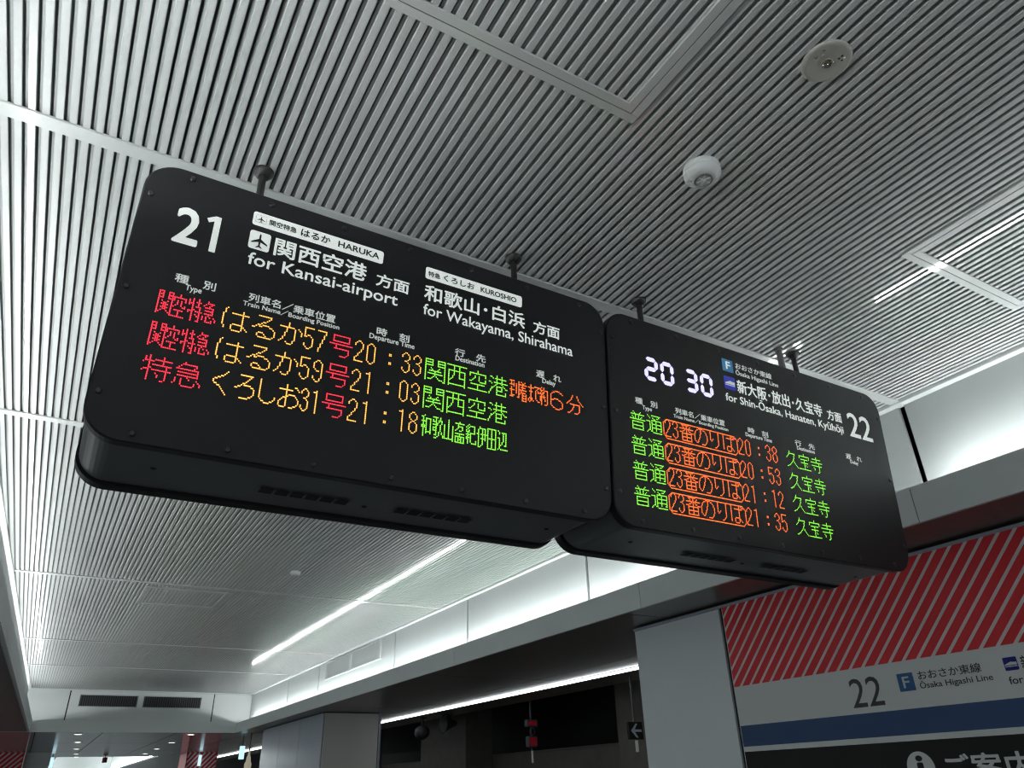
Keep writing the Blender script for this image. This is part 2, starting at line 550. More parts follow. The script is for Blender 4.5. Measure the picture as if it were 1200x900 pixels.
# line lamp along the platform edge under the right soffit
t = thing('line_lamp', 'long bright line lamp under the dark soffit at the platform edge', 'lamp', (3.02, 6, 0.585))
b = MB()
b.bevel_box(3.008, 3.042, -1.0, 17.0, 0.5906, 0.5945, 0.0015)
b.build('lamp_body', M['lampbody'], t)
b = MB()
for ya, yb in ((-1.0, 3.0), (3.0, 8.0), (8.0, 13.0), (13.0, 17.0)):
    b.bevel_box(3.003, 3.047, ya, yb, 0.5845, 0.5905, 0.002)
b.build('diffuser', M['lamp'], t)

# recessed downlights in the low ceiling beyond the end wall
DL = [(0.40, 9.80, 'first'), (0.475, 11.24, 'second'), (0.545, 12.85, 'third'), (0.62, 14.38, 'fourth'), (0.68, 15.4, 'fifth')]
DR = [(1.53, 9.80, 'first'), (1.555, 11.36, 'second'), (1.585, 12.95, 'third'), (1.605, 14.41, 'fourth'), (1.61, 15.4, 'fifth')]
first = None
for rowname, row in (('left', DL), ('right', DR)):
    for xx, yy, nth in row:
        lab = 'round recessed downlight, %s from the end wall in the %s row' % (nth, rowname)
        if first is None:
            first = thing('downlight', lab, 'lamp', (xx, yy, 0.59), 'downlights in the low far ceiling')
            b = MB()
            b.lathe((xx, yy, 0.5905), [(0.040, 0.0), (0.052, 0.001), (0.052, 0.005), (0.040, 0.0045)], 24, caps=False)
            b.build('bezel', M['lampbody'], first)
            b = MB()
            b.lathe((xx, yy, 0.5905), [(0.0001, 0.0), (0.03, 0.0004), (0.0405, 0.002), (0.0405, 0.0045)], 24, caps=False)
            b.build('lens', M['downlight'], first)
            fx, fy = xx, yy
        else:
            dup(first, (xx - fx, yy - fy, 0), lab)

# ------------------------------------------------------------------ departure boards
TH = 0.08088281
KF = 0.977                      # the printed face lies a little nearer than the bottom seam
FY, FZ = 0.9977 * KF, 0.3919 * KF
YC = 1.072
CT, ST = math.cos(TH), math.sin(TH)


def F(u, v, d=0.0):             # point on the tilted front face; d is out towards the viewer
    u, v = u * KF, v * KF
    return (u, FY - v * ST - d * CT, FZ + v * CT - d * ST)


def G(u, v, d=0.0):             # the same face mirrored to the back
    p = F(u, v, d)
    return (p[0], 2 * YC - p[1], p[2])


FONT = {}


def glyph(ch, w, rows):
    rows = [r[:w].ljust(w, '.') for r in rows.split()]
    FONT[(ch, w)] = rows


glyph('関', 16, """######...######. #....#...#....#. ######...######. #....#...#....#. ######...######. #.............#. #...#.....#...#. #....#...#....#.
#..#########..#. #......#......#. #.###########.#. #......#......#. #.....#.#.....#. #....#...#....#. #.###.....###.#. #............##.""")
glyph('西', 16, """###############. .....#...#...... .....#...#...... .....#...#...... .#############.. .#...#...#...#.. .#...#...#...#.. .#...#...#...#..
.#..#....#...#.. .#..#....#####.. .#.#.........#.. .##..........#.. .#...........#.. .#...........#.. .#############.. .#...........#..""")
glyph('空', 16, """.......#........ .......#........ .#############.. .#...........#.. .#...#..#....#.. .....#..#....... ....#...#....#.. ...#....#....#..
.##......#####.. ................ ..###########... .......#........ .......#........ .......#........ ###############. ................""")
glyph('港', 16, """......#...#..... .##...#...#..... ...#.#########.. ......#...#..... ......#...#..... ##..###########. ..#...#...#..... .....#.....#....
....#.#####.#... ..##..#...#..##. ..#...#...#..... .#....#####..... .#....#......#.. #.....#......#.. #.....########.. ................""")
glyph('特', 16, """...#......#..... .#.#......#..... .#.#..#########. .#####....#..... #..#......#..... ...#.##########. ...#........#... ...##.......#...
.###.##########. #..#........#... ...#...#....#... ...#....#...#... ...#....#...#... ...#........#... ...#......##....""")
glyph('急', 16, """.....#.......... ....########.... ...#.......#.... ..#.......#..... .############... ............#... ..###########... ............#...
..###########... .......#........ .#..#...#...#... .#..#........#.. .#..#......#..#. #...#......#..#. .....######.....""")
glyph('号', 16, """..###########... ..#.........#... ..#.........#... ..#.........#... ..###########... ................ ###############. ....#...........
....#........... ...##########... ............#... ............#... ............#... ...........#.... .......####.....""")
glyph('は', 16, """..#............. .#.........#.... .#.........#.... .#...##########. #..........#.... #..........#.... #..........#.... #..........#....
#..........#.... #..........#.... #.....######.... #....#.....##... .#...#.....#.#.. .#...#.....#..#. ......#####.....""")
glyph('る', 16, """....########.... ...........#.... ..........#..... .........#...... .......##....... ......#......... ....##.####..... ...#.##....##...
.##..........#.. ..............#. ..............#. .....###......#. ....#...#.....#. ....#....#...#.. .....########...""")
glyph('か', 16, """......#......... ......#......... ......#......... .#########..#... .....#....#..#.. .....#....#...#. .....#....#...#. ....#.....#...#.
....#.....#..... ....#.....#..... ...#......#..... ...#......#..... ..#......#...... .#...#...#...... ......###.......""")
glyph('く', 16, """...........#.... ..........#..... .........#...... .......##....... .....##......... ...##........... ..#............. ..#.............
...##........... .....##......... .......#........ ........#....... .........#...... ..........#..... ...........#....""")
glyph('ろ', 16, """....#########... ...........#.... ..........#..... .........#...... ........#....... ......##........ .....#.#####.... ...##.......##..
.##...........#. ..............#. ..............#. ..............#. .............#.. ...........##... .....######.....""")
glyph('し', 16, """..#............. ..#............. ..#............. ..#............. ..#............. ..#............. ..#............. ..#.............
..#............. ..#............. ..#..........#.. ..#..........#.. ...#........#... ....##....##.... ......####......""")
glyph('お', 16, """.....#.......... .....#.....##... .....#.......#.. ##########....#. .....#.......... .....#.......... .....#.#####.... .....##.....#...
...###.......#.. ..#..#........#. .#...#........#. #....#........#. #....#.......#.. #....#.....##... .####...###.....""")
glyph('分', 16, """.....#...#...... .....#...#...... ....#.....#..... ....#.....#..... ...#.......#.... ..#.........#... .#...........#.. #..#########..#.
......#....#.... ......#....#.... .....#.....#.... .....#.....#.... ....#......#.... ...#......#..... .##....###......""")
glyph('6', 16, """......####...... ....##....##.... ...#........#... ..#............. ..#............. ..#............. ..#..####....... ..###....##.....
..#........#.... ..#.........#... ..#.........#... ..#.........#... ...#........#... ....##....##.... ......####......""")
glyph('普', 16, """...#......#..... ....#....#...... .#############.. .....#..#....... ..#..#..#..#.... ...#.#..#.#..... ###############. ................
..###########... ..#.........#... ..#.........#... ..###########... ..#.........#... ..#.........#... ..###########...""")
glyph('通', 16, """.#...#########.. ..#.........#... ...#..#...##.... .......##....... .....##########. ####.#...#....#. ...#.#...#....#. ...#.##########.
...#.#...#....#. ...#.#...#....#. ...#.##########. ...#.#...#....#. ..##.#...#...##. .#..##.......... #.....#########.""")
glyph('久', 16, """.....#.......... .....#.......... ....########.... ....#......#.... ...#......#..... ..#.......#..... .#........#..... .........#......
.........#...... ........#.#..... .......#..#..... ......#....#.... .....#......#... ...##........#.. .##...........#.""")
glyph('宝', 16, """.......#........ .......#........ .#############.. .#...........#.. .#...........#.. ...#########.... .......#........ .......#........
...#########.... .......#........ .......#.#...... .......#..#..... .......#........ .......#........ ###############.""")
glyph('寺', 16, """.......#........ .......#........ ..###########... .......#........ .......#........ ###############. ..........#..... ..........#.....
.#############.. ..........#..... ...#......#..... ....#.....#..... ....#.....#..... ..........#..... ........##......""")
glyph('番', 16, """..........##.... ..########...... ...#...#...#.... ....#..#..#..... ###############. .....#.#.#...... ...##..#..##.... ###....#....###.
..###########... ..#....#....#... ..#....#....#... ..###########... ..#....#....#... ..#....#....#... ..###########...""")
glyph('の', 16, """................ .....#####...... ...##..#..##.... ..#....#....#... .#.....#.....#.. .#.....#.....#.. #.....#.......#. #.....#.......#.
#.....#.......#. #....#........#. #....#........#. #...#........#.. .#..#........#.. ..##........#... ........####....""")
glyph('り', 16, """................ ..#........#.... ..#........#.... ..#........#.... ..#........#.... ..#........#.... ..#........#.... ..#..#.....#....
..#.#......#.... ...#.......#.... ...........#.... ...........#.... ..........#..... .........#...... .......##.......""")
glyph('ば', 16, """................ .#........#.#.#. .#........#..#.# .#...#########.. .#........#..... .#........#..... .#........#..... .#........#.....
.#........#..... .#........#..... .#....#####..... .#...#....##.... .#...#....#.#... .#...#....#..#.. ......####......""")
glyph(':', 16, """................ ................ ................ ................ .......##....... .......##....... ................ ................
................ ................ .......##....... .......##.......""")
glyph('0', 8, "..##.... .#..#... #....#.. #....#.. #....#.. #....#.. #....#.. #....#.. #....#.. #....#.. #....#.. #....#.. #....#.. .#..#... ..##....")
glyph('1', 8, "...#.... .###.... ...#.... ...#.... ...#.... ...#.... ...#.... ...#.... ...#.... ...#.... ...#.... ...#.... ...#.... ...#.... ...#....")
glyph('2', 8, "..##.... .#..#... #....#.. #....#.. .....#.. .....#.. ....#... ....#... ...#.... ..#..... ..#..... .#...... #....... #....... ######..")
glyph('3', 8, "..##.... .#..#... #....#.. #....#.. .....#.. ....#... ..##.... ....#... .....#.. .....#.. .....#.. #....#.. #....#.. .#..#... ..##....")
glyph('5', 8, "######.. #....... #....... #....... #....... #.##.... ##..#... .....#.. .....#.. .....#.. .....#.. #....#.. #....#.. .#..#... ..##....")
glyph('7', 8, "######.. .....#.. .....#.. ....#... ....#... ....#... ...#.... ...#.... ...#.... ..#..... ..#..... ..#..... .#...... .#...... .#......")
glyph('8', 8, "..##.... .#..#... #....#.. #....#.. #....#.. .#..#... ..##.... .#..#... #....#.. #....#.. #....#.. #....#.. #....#.. .#..#... ..##....")
glyph('9', 8, "..##.... .#..#... #....#.. #....#.. #....#.. #....#.. .#...#.. ..##.#.. .....#.. .....#.. .....#.. #....#.. #...#... .#..#... ..##....")
glyph('関', 8, "###..### #.#..#.# ###..### #.#..#.# ###..### #......# #.#..#.# #..##..# #.####.# #..##..# #.####.# #..##..# #.#..#.# ##....## #......#")
glyph('空', 8, "...#.... ...#.... #######. #.....#. #.#.#.#. ..#.#... ..#.#... .#..#.#. #....##. ........ .#####.. ...#.... ...#.... ...#.... #######.")
glyph('特', 8, "..#..#.. #.#..#.. #.#.###. ###..#.. #.#..#.. ..#.###. ..#...#. ..##..#. ###.#### #.#...#. ..#.#.#. ..#..##. ..#...#. ..#...#. ..#..##.")
glyph('急', 8, "..#..... ..####.. .#..#... #..#.... .#####.. .....#.. .#####.. .....#.. .#####.. ...#.... #.#.#.#. #.#....# #.#..#.# ..####..")
glyph('和', 8, "..#..... ##...... .#.####. .#.#..#. ####..#. .#.#..#. .#.#..#. ####..#. ####..#. .#.#..#. .#.#..#. .#.####. .#.#..#. .#...... .#......")
glyph('歌', 8, "####.#.. ..#..#.. #.#.###. ###.#.#. ..##..#. ####.#.. ..#..#.. ###..#.. #.#..#.. ###..#.. ..#.#.#. ..#.#.#. .##.#..# ...#...# .##.....")
glyph('山', 8, "...#.... ...#.... ...#.... ...#.... #..#..#. #..#..#. #..#..#. #..#..#. #..#..#. #..#..#. #..#..#. #..#..#. #..#..#. #######. ......#.")
glyph('方面', 8, "...#.... #######. ..#..... ..####.. ..#..#.. .#...#.. #..##... ........ #######. ...#.... #######. #.#.#.#. #.###.#. #.#.#.#. #######.")
glyph('紀', 8, "..#..... .#.####. #.#...#. .#....#. #.#...#. ###...#. .#.####. ####.... .#.#.... ####.... ##.#.... .#.#...# .#.#...# .#..####")
glyph('伊', 8, "..#..... ..#####. .#..#.#. .#..#.#. .#..#.#. ##.##### .#..#.#. .#..#.#. .#.####. .#..#.#. .#..#... .#..#... .#..#... .#.#.... .##.....")
glyph('田', 8, "#######. #..#..#. #..#..#. #..#..#. #..#..#. #..#..#. #..#..#. #######. #..#..#. #..#..#. #..#..#. #..#..#. #..#..#. #..#..#. #######.")
glyph('辺', 8, "#....... .#.####. .#..#.#. ....#.#. ....#.#. ##..#.#. .#..#.#. .#..#.#. .#.#..#. .#.#..#. .##..##. .#...... .#...... #.######")
glyph('到', 8, "####...# .#.....# .#.#.#.# ####.#.# ...#.#.# .#...#.# .#...#.# ####.#.# .#...#.# .#...#.# .#.....# .###...# ###...##")
glyph('着', 7, ".#..#.. ..##... ######. ..#.... .####.. ..#.... ######. .#..... .####.. #.#..#. ..####. ..#..#. ..####. ..#..#. ..####.")
glyph('ま', 5, "..#.. ..#.. ##### ..#.. ..#.. .###. ..#.. ..#.. ..#.. ..#.. .###. #.##. #.#.# .#...")
glyph('で', 5, "..... ##### ...#. ..#.. .#.#. .#.## .#... .#... .#... .#... .#... ..#.. ...##")
glyph('約', 7, ".#.#... #..#... ###.### .#.#..# #.##..# ###...# .#.#..# #####.# ##.#..# ##..#.# ##..#.# .#....# .#....# .#..##.")


def led_dots(mb, chars, u0, v1, du, dv=0.0025, r=0.00108):
    """chars: list of (character, cell width); draws one small disc per lit lamp"""
    cx = 0
    for ch, w in chars:
        if ch != ' ':
            for j, row in enumerate(FONT[(ch, w)]):
                for i, q in enumerate(row):
                    if q == '#':
                        uu, vv = u0 + (cx + i + 0.5) * du, v1 - (j + 0.5) * dv
                        mb.face([F(uu + r * math.cos(a), vv + r * math.sin(a), 0.0009) for a in (0.39, 1.18, 1.96, 2.75, 3.53, 4.32, 5.11, 5.89)])
        cx += w
    return cx


def box_dots(mb, u0, v1, w, h, du, dv=0.0025, r=0.00108):
    pts = set()
    for i in range(3, w - 3):
        pts.add((i, 0))
        pts.add((i, h - 1))
    for j in range(3, h - 3):
        pts.add((0, j))
        pts.add((w - 1, j))
    for a, b in ((1, 2), (2, 1)):
        for q in ((a, b), (w - 1 - a, b), (a, h - 1 - b), (w - 1 - a, h - 1 - b)):
            pts.add(q)
    for i, j in pts:
        uu, vv = u0 + (i + 0.5) * du, v1 - (j + 0.5) * dv
        mb.face([F(uu + r * math.cos(a), vv + r * math.sin(a), 0.0009) for a in (0.39, 1.18, 1.96, 2.75, 3.53, 4.32, 5.11, 5.89)])


def poly(mb, pts, d, mi=0):
    mb.face([F(u, v, d) for u, v in pts], mi)


def plane_icon(u0, u1, v0, v1):
    """aeroplane silhouette pointing up, inside the given square"""
    half = [(0.0, 0.92), (0.045, 0.84), (0.055, 0.60), (0.42, 0.36), (0.42, 0.28), (0.06, 0.40), (0.045, 0.20), (0.16, 0.10), (0.16, 0.05), (0.0, 0.10)]
    pts = half + [(-x, y) for x, y in reversed(half[1:-1])]
    return [(u0 + (u1 - u0) * (0.5 + x), v0 + (v1 - v0) * y) for x, y in pts]


def slab(mb, outline, fn, d0, d1, bev):
    """a plate with a chamfered rim between depths d0 (inner) and d1 (outer)"""
    cu = sum(p[0] for p in outline) / len(outline)
    cv = sum(p[1] for p in outline) / len(outline)

    def inset(o, e):
        return [(u - math.copysign(min(e, abs(u - cu)), u - cu), v - math.copysign(min(e, abs(v - cv)), v - cv)) for u, v in o]
    rings = [[fn(u, v, d0) for u, v in outline], [fn(u, v, d1 - bev) for u, v in outline], [fn(u, v, d1) for u, v in inset(outline, bev)]]
    n_ = len(outline)
    for k in range(2):
        for i in range(n_):
            j = (i + 1) % n_
            mb.face([rings[k][i], rings[k][j], rings[k + 1][j], rings[k + 1][i]], 0, False)
    mb.face(rings[2])
    mb.face(rings[0])


def board(u0, u1, v0, v1, label):
    um = (u0 + u1) / 2
    base = F(um, v0, 0)
    t = thing('departure_board', label, 'sign', (base[0], YC, base[2]), 'hanging departure boards')
    R = 0.047
    for nm, fn in (('face_panel', F), ('back_panel', G)):
        b = MB()
        slab(b, rounded(u0, u1, v0, v1, R, 10), fn, -0.019, 0.0, 0.002)
        p = b.build(nm, M['black'], t)
        if nm == 'face_panel':
            spots = []
            for k in range(7):
                uu = u0 + 0.062 + (u1 - u0 - 0.124) * k / 6
                spots += [(uu, v1 - 0.014), (uu, v0 + 0.013)]
            for k in range(3):
                vv = v0 + 0.062 + (v1 - v0 - 0.124) * k / 2
                spots += [(u0 + 0.012, vv), (u1 - 0.012, vv)]
            for uu, vv in spots:
                b = MB()
                for ra, da, rb, db in ((0.0046, 0.0, 0.0046, 0.0012), (0.0046, 0.0012, 0.003, 0.0026)):
                    for i in range(12):
                        a0, a1 = 2 * math.pi * i / 12, 2 * math.pi * (i + 1) / 12
                        b.face([F(uu + ra * math.cos(a0), vv + ra * math.sin(a0), da), F(uu + ra * math.cos(a1), vv + ra * math.sin(a1), da),
                                F(uu + rb * math.cos(a1), vv + rb * math.sin(a1), db), F(uu + rb * math.cos(a0), vv + rb * math.sin(a0), db)])
                b.face([F(uu + 0.003 * math.cos(2 * math.pi * i / 12), vv + 0.003 * math.sin(2 * math.pi * i / 12), 0.0026) for i in range(12)])
                b.build('screw', M['screw'], p)
    # housing between the two panels, with a recessed seam at each
    e = 0.004
    o = rounded(u0 + e, u1 - e, v0 + e, v1 - e, R - e, 10)
    o2 = rounded(u0 + 0.012, u1 - 0.012, v0 + 0.012, v1 - 0.012, R - 0.012, 10)
    rings = [[F(u, v, -0.019) for u, v in o2], [F(u, v, -0.024) for u, v in o2], [F(u, v, -0.024) for u, v in o],
             [G(u, v, -0.024) for u, v in o], [G(u, v, -0.024) for u, v in o2], [G(u, v, -0.019) for u, v in o2]]
    b = MB()
    n_ = len(o)
    for k in range(5):
        for i in range(n_):
            j = (i + 1) % n_
            b.face([rings[k][i], rings[k][j], rings[k + 1][j], rings[k + 1][i]], 0, k == 2)
    h = b.build('housing', M['black_gloss'], t)
    # underside vents, screws and seam screws
    zb = F(0, v0 + e, 0)[2] - 0.0005
    ub0, ub1 = u0 * KF, u1 * KF
    for f0 in (0.300, 0.562):
        b = MB()
        xa = ub0 + (ub1 - ub0) * f0
        for k in range(6):
            b.box(xa + k * 0.0232, xa + k * 0.0232 + 0.0188, 1.069, 1.090, zb - 0.0006, zb)
        b.build('vent', M['hole'], h)
    for f in (0.12, 0.5, 0.9):
        b = MB()
        b.lathe((ub0 + (ub1 - ub0) * f, 1.085 if f == 0.5 else 1.06, zb - 0.0008), [(0.0035, 0), (0.0045, 0.0009)], 10)
        b.build('screw', M['hole'], h)
    return t, h


A0, A1, B0, B1, V0, V1 = -0.0385, 0.8025, 0.8085, 1.6625, 0.0085, 0.450
board_a, house_a = board(A0, A1, V0, V1, 'larger left black departure board numbered 21 with airport trains in red and amber lights')
board_b, house_b = board(B0, B1, V0, V1, 'right black departure board numbered 22 with a white lit clock and green local trains')


def lettering(parent, name, items, bold, m, d=0.0008, label=None):
    for body, mode, u0, u1, va, vb in items:
        b = MB()
        put_text(b, lambda u, v, e: F(u, v, d + e), body, mode, u0, u1, va, vb, bold)
        o = b.build(name, m, parent)
        if label:
            o['label'] = label
    return o


def plate(parent, name, u0, u1, v0, v1, m, r=0.004, d=0.0006):
    b = MB()
    o = rounded(u0, u1, v0, v1, r, 5)
    n_ = len(o)
    b.face([F(u, v, d) for u, v in o])
    for i in range(n_):
        j = (i + 1) % n_
        b.face([F(*o[i], 0), F(*o[j], 0), F(*o[j], d), F(*o[i], d)])
    return b.build(name, m, parent)


HEADS = [("種　別", "Type"), ("列車名／乗車位置", "Train Name／Boarding Position"), ("時　刻", "Departure Time"), ("行　先", "Destination"), ("遅　れ", "Delay")]

# ---- board 21
b = MB()
put_text(b, lambda u, v, e: F(u, v, 0.0008 + e), "2", 'i', 0.0134, 0.0485, 0.3195, 0.3829, 0.022)
poly(b, [(0.0655, 0.3195), (0.0745, 0.3195), (0.0745, 0.3829), (0.0665, 0.3829), (0.0545, 0.3755), (0.0580, 0.3690), (0.0655, 0.3735)], 0.0008)
b.build('platform_number', M['white'], board_a)['label'] = 'white platform number 21'
p1 = plate(board_a, 'train_name_plate', 0.1185, 0.335, 0.390, 0.4145, M['white'])
lettering(p1, 'plate_lettering', [("関空特急", 'i', 0.1435, 0.1869, 0.3965, 0.4075), ("はるか", 'i', 0.1937, 0.2424, 0.3955, 0.4095), ("HARUKA", 'b', 0.2556, 0.3275, 0.3965, 0.4085)], 0.025, M['blackink'], 0.0012)
b = MB()
for (ua, ub_, va, vb_) in ((0.1225, 0.1392, 0.3955, 0.3960), (0.1225, 0.1392, 0.4092, 0.4097), (0.1225, 0.1230, 0.3955, 0.4097), (0.1387, 0.1392, 0.3955, 0.4097)):
    poly(b, [(ua, va), (ub_, va), (ub_, vb_), (ua, vb_)], 0.0012)
poly(b, plane_icon(0.1235, 0.1382, 0.3955, 0.4095), 0.0012)
b.build('airport_symbol', M['blackink'], p1)
p2 = plate(board_a, 'train_name_plate', 0.414, 0.610, 0.3895, 0.413, M['white'])
lettering(p2, 'plate_lettering', [("特急", 'i', 0.4185, 0.4419, 0.3945, 0.4055), ("くろしお", 'i', 0.4481, 0.5096, 0.3945, 0.4075), ("KUROSHIO", 'b', 0.5223, 0.5979, 0.3955, 0.4065)], 0.025, M['blackink'], 0.0012)
p3 = plate(board_a, 'airport_plate', 0.1185, 0.150, 0.3468, 0.3795, M['white'])
b = MB()
poly(b, plane_icon(0.1195, 0.149, 0.3478, 0.3785), 0.0012)
b.build('airport_symbol', M['blackink'], p3)
lettering(board_a, 'destination_lettering', [("関西空港", 'i', 0.1572, 0.3090, 0.3455, 0.3795), ("方面", 'i', 0.3262, 0.3856, 0.3455, 0.3705)], 0.015, M['white'])
lettering(board_a, 'destination_lettering', [("for Kansai-airport", 'b', 0.1220, 0.3671, 0.3178, 0.3395)], 0.008, M['white'])
lettering(board_a, 'destination_lettering', [("和歌山･白浜", 'i', 0.4138, 0.6166, 0.3455, 0.3775), ("方面", 'i', 0.6348, 0.6937, 0.3445, 0.3702)], 0.015, M['white'])
lettering(board_a, 'destination_lettering', [("for Wakayama, Shirahama", 'b', 0.4142, 0.7227, 0.3174, 0.3385)], 0.005, M['white'])
HU = [(0.0303, 0.0862, 0.0463, 0.0687), (0.1335, 0.2671, 0.1270, 0.2748), (0.3361, 0.3933, 0.3249, 0.4033), (0.4773, 0.5374, 0.4791, 0.5350), (0.6413, 0.6956, 0.6544, 0.6830)]
for (ja, en), (a, b_, c_, d_) in zip(HEADS, HU):
    lettering(board_a, 'column_heading', [(ja, 'i', a, b_, 0.2552, 0.2695), (en, 'b', c_, d_, 0.2462, 0.2555)], 0.014, M['smallwhite'])
DU = 0.0025
ROWS = [0.2372, 0.1866, 0.1362]
KT = [('関', 8), ('空', 8), ('特', 8), ('急', 8)]


def dots(parent, chars, u0, v1, du, m):
    b = MB()
    led_dots(b, chars, u0, v1, du, r=0.00092 if m == 'led_red' else 0.00106)
    return b.build('led_lettering', M[m], parent)


for v, typ, name, t1, t2, dest in (
        (ROWS[0], KT, [('は', 16), ('る', 16), ('か', 16), ('5', 8), ('7', 8)], '20', '33', [('関', 16), ('西', 16), ('空', 16), ('港', 16)]),
        (ROWS[1], KT, [('は', 16), ('る', 16), ('か', 16), ('5', 8), ('9', 8)], '21', '03', [('関', 16), ('西', 16), ('空', 16), ('港', 16)]),
        (ROWS[2], [('特', 16), ('急', 16)], [('く', 16), ('ろ', 16), ('し', 16), ('お', 16), ('3', 8), ('1', 8)], '21', '18',
         [('和', 8), ('歌', 8), ('山', 8), ('方面', 8), ('紀', 8), ('伊', 8), ('田', 8), ('辺', 8)])):
    dots(board_a, typ, 0.0150, v, DU, 'led_red')
    w = sum(q[1] for q in name)
    dots(board_a, name, 0.2625 - w * (0.16 / w if w == 80 else 0.16 / 64) * 1.0 if w == 80 else 0.1025, v, 0.16 / 80 if w == 80 else DU, 'led_amber')
    dots(board_a, [('号', 16)], 0.2625, v, DU, 'led_red')
    dots(board_a, [(t1[0], 8), (t1[1], 8), (':', 16), (t2[0], 8), (t2[1], 8)], 0.3030, v, DU, 'led_amber')
    dots(board_a, dest, 0.4245, v, DU, 'led_green')
    if v == ROWS[0]:
        dots(board_a, [('到', 8), ('着', 7), ('ま', 5), ('で', 5), ('約', 7), ('6', 16), ('分', 16)], 0.5865, v, DU, 'led_orange')

# ---- board 22
lettering(board_b, 'platform_number', [("22", 'i', 1.5260, 1.6120, 0.3175, 0.3800)], 0.006, M['white'], label='white platform number 22')
ic = plate(board_b, 'line_plate', 1.1215, 1.1535, 0.390, 0.4195, M['lineblue'], 0.0015)
lettering(ic, 'line_letter', [("F", 'i', 1.1315, 1.1445, 0.3955, 0.4140)], 0.010, M['white'], 0.0012)
ic = plate(board_b, 'bullet_train_plate', 1.1215, 1.1545, 0.347, 0.378, M['railblue'], 0.003)
b = MB()
poly(b, [(1.1235, 0.3595), (1.1525, 0.3595), (1.1525, 0.3665), (1.1445, 0.3665), (1.1400, 0.3680), (1.1330, 0.3655), (1.1235, 0.3615)], 0.0012)
poly(b, [(1.1235, 0.3560), (1.1525, 0.3560), (1.1525, 0.3580), (1.1235, 0.3580)], 0.0012)
b.build('bullet_train_symbol', M['smallwhite'], ic)
lettering(board_b, 'line_lettering', [("おおさか東線", 'i', 1.1611, 1.2752, 0.4040, 0.4185), ("Ōsaka Higashi Line", 'b', 1.1600, 1.2939, 0.3888, 0.4025)], 0.012, M['smallwhite'])
lettering(board_b, 'destination_lettering', [("新大阪･放出･久宝寺", 'i', 1.1593, 1.4353, 0.3445, 0.3770), ("方面", 'i', 1.4526, 1.5038, 0.3450, 0.3712)], 0.013, M['white'])
lettering(board_b, 'destination_lettering', [("for Shin-Ōsaka, Hanaten, Kyūhōji", 'b', 1.1201, 1.5028, 0.3184, 0.3420)], 0.005, M['white'])
HU = [(0.8689, 0.9247, 0.8861, 0.9098), (0.9719, 1.1076, 0.9658, 1.1158), (1.1758, 1.2367, 1.1668, 1.2461), (1.3213, 1.3869, 1.3260, 1.3837), (1.4944, 1.5519, 1.5074, 1.5356)]
for (ja, en), (a, b_, c_, d_) in zip(HEADS, HU):
    if ja == "時　刻":
        ja = "時　刻"
    lettering(board_b, 'column_heading', [(ja, 'i', a, b_, 0.2552, 0.2685), (en, 'b', c_, d_, 0.2458, 0.2545)], 0.012, M['smallwhite'])


def segment(mb, ch, u0, u1, v0, v1, w=0.0092):
    """seven-segment figure made of bars with pointed ends"""
    on = {'0': 'abcdef', '2': 'abged', '3': 'abgcd'}[ch]
    vm = (v0 + v1) / 2
    g = 0.0008

    def hbar(v, a, b_):
        poly(mb, [(a + g, v), (a + w / 2 + g, v - w / 2), (b_ - w / 2 - g, v - w / 2), (b_ - g, v), (b_ - w / 2 - g, v + w / 2), (a + w / 2 + g, v + w / 2)], 0.0009)

    def vbar(u, a, b_):
        poly(mb, [(u, a + g), (u + w / 2, a + w / 2 + g), (u + w / 2, b_ - w / 2 - g), (u, b_ - g), (u - w / 2, b_ - w / 2 - g), (u - w / 2, a + w / 2 + g)], 0.0009)
    l, r, bt, tp = u0 + w / 2, u1 - w / 2, v0 + w / 2, v1 - w / 2
    if 'a' in on:
        hbar(tp, l, r)
    if 'g' in on:
        hbar(vm, l, r)
    if 'd' in on:
        hbar(bt, l, r)
    if 'b' in on:
        vbar(r, vm, tp)
    if 'c' in on:
        vbar(r, bt, vm)
    if 'f' in on:
        vbar(l, vm, tp)
    if 'e' in on:
        vbar(l, bt, vm)


for ch, a, b_ in (('2', 0.898, 0.934), ('0', 0.9405, 0.976), ('3', 1.006, 1.042), ('0', 1.0495, 1.085)):
    b = MB()
    segment(b, ch, a, b_, 0.3135, 0.3660)
    b.build('clock_digit', M['clock'], board_b)
DUB = 0.00254
for v, t1, t2 in ((0.2378, '20', '38'), (0.1875, '20', '53'), (0.1375, '21', '12'), (0.0880, '21', '35')):
    dots(board_b, [('普', 16), ('通', 16)], 0.8535, v, DUB, 'led_green')
    b = MB()
    box_dots(b, 0.9360, v, 80, 17, DUB)
    led_dots(b, [('2', 8), ('3', 8), ('番', 16), ('の', 16), ('り', 16), ('ば', 16)], 0.9360 + 2.0 * DUB, v, DUB * 0.945)
    b.build('led_lettering', M['led_orange'], board_b)
    dots(board_b, [(t1[0], 8), (t1[1], 8), (':', 16), (t2[0], 8), (t2[1], 8)], 1.1405, v, DUB, 'led_orange')
    dots(board_b, [('久', 16), ('宝', 16), ('寺', 16)], 1.2835, v, DUB, 'led_green')


# ---- hanger rods with ceiling flanges
def hanger(parent, x, y, top_r=0.0182):
    z0 = F(0, V1, 0)[2] - 0.012
    b = MB()
    b.lathe((x, y, z0), [(0.0066, 0.0), (0.0066, 1.0 - z0 - 0.001)], 16)
    b.lathe((x, y, z0), [(0.009, 0.045), (0.0098, 0.05), (0.0098, 0.075), (0.009, 0.08)], 16)
    h = b.build('hanger_rod', M['pole'], parent)
    b = MB()
    b.lathe((x, y, 1.0), [(0.0085, -0.0145), (0.0125, -0.0125), (0.0172, -0.006), (top_r, -0.0025), (top_r, -0.0005)], 28)
    b.build('ceiling_flange', M['pole'], h)


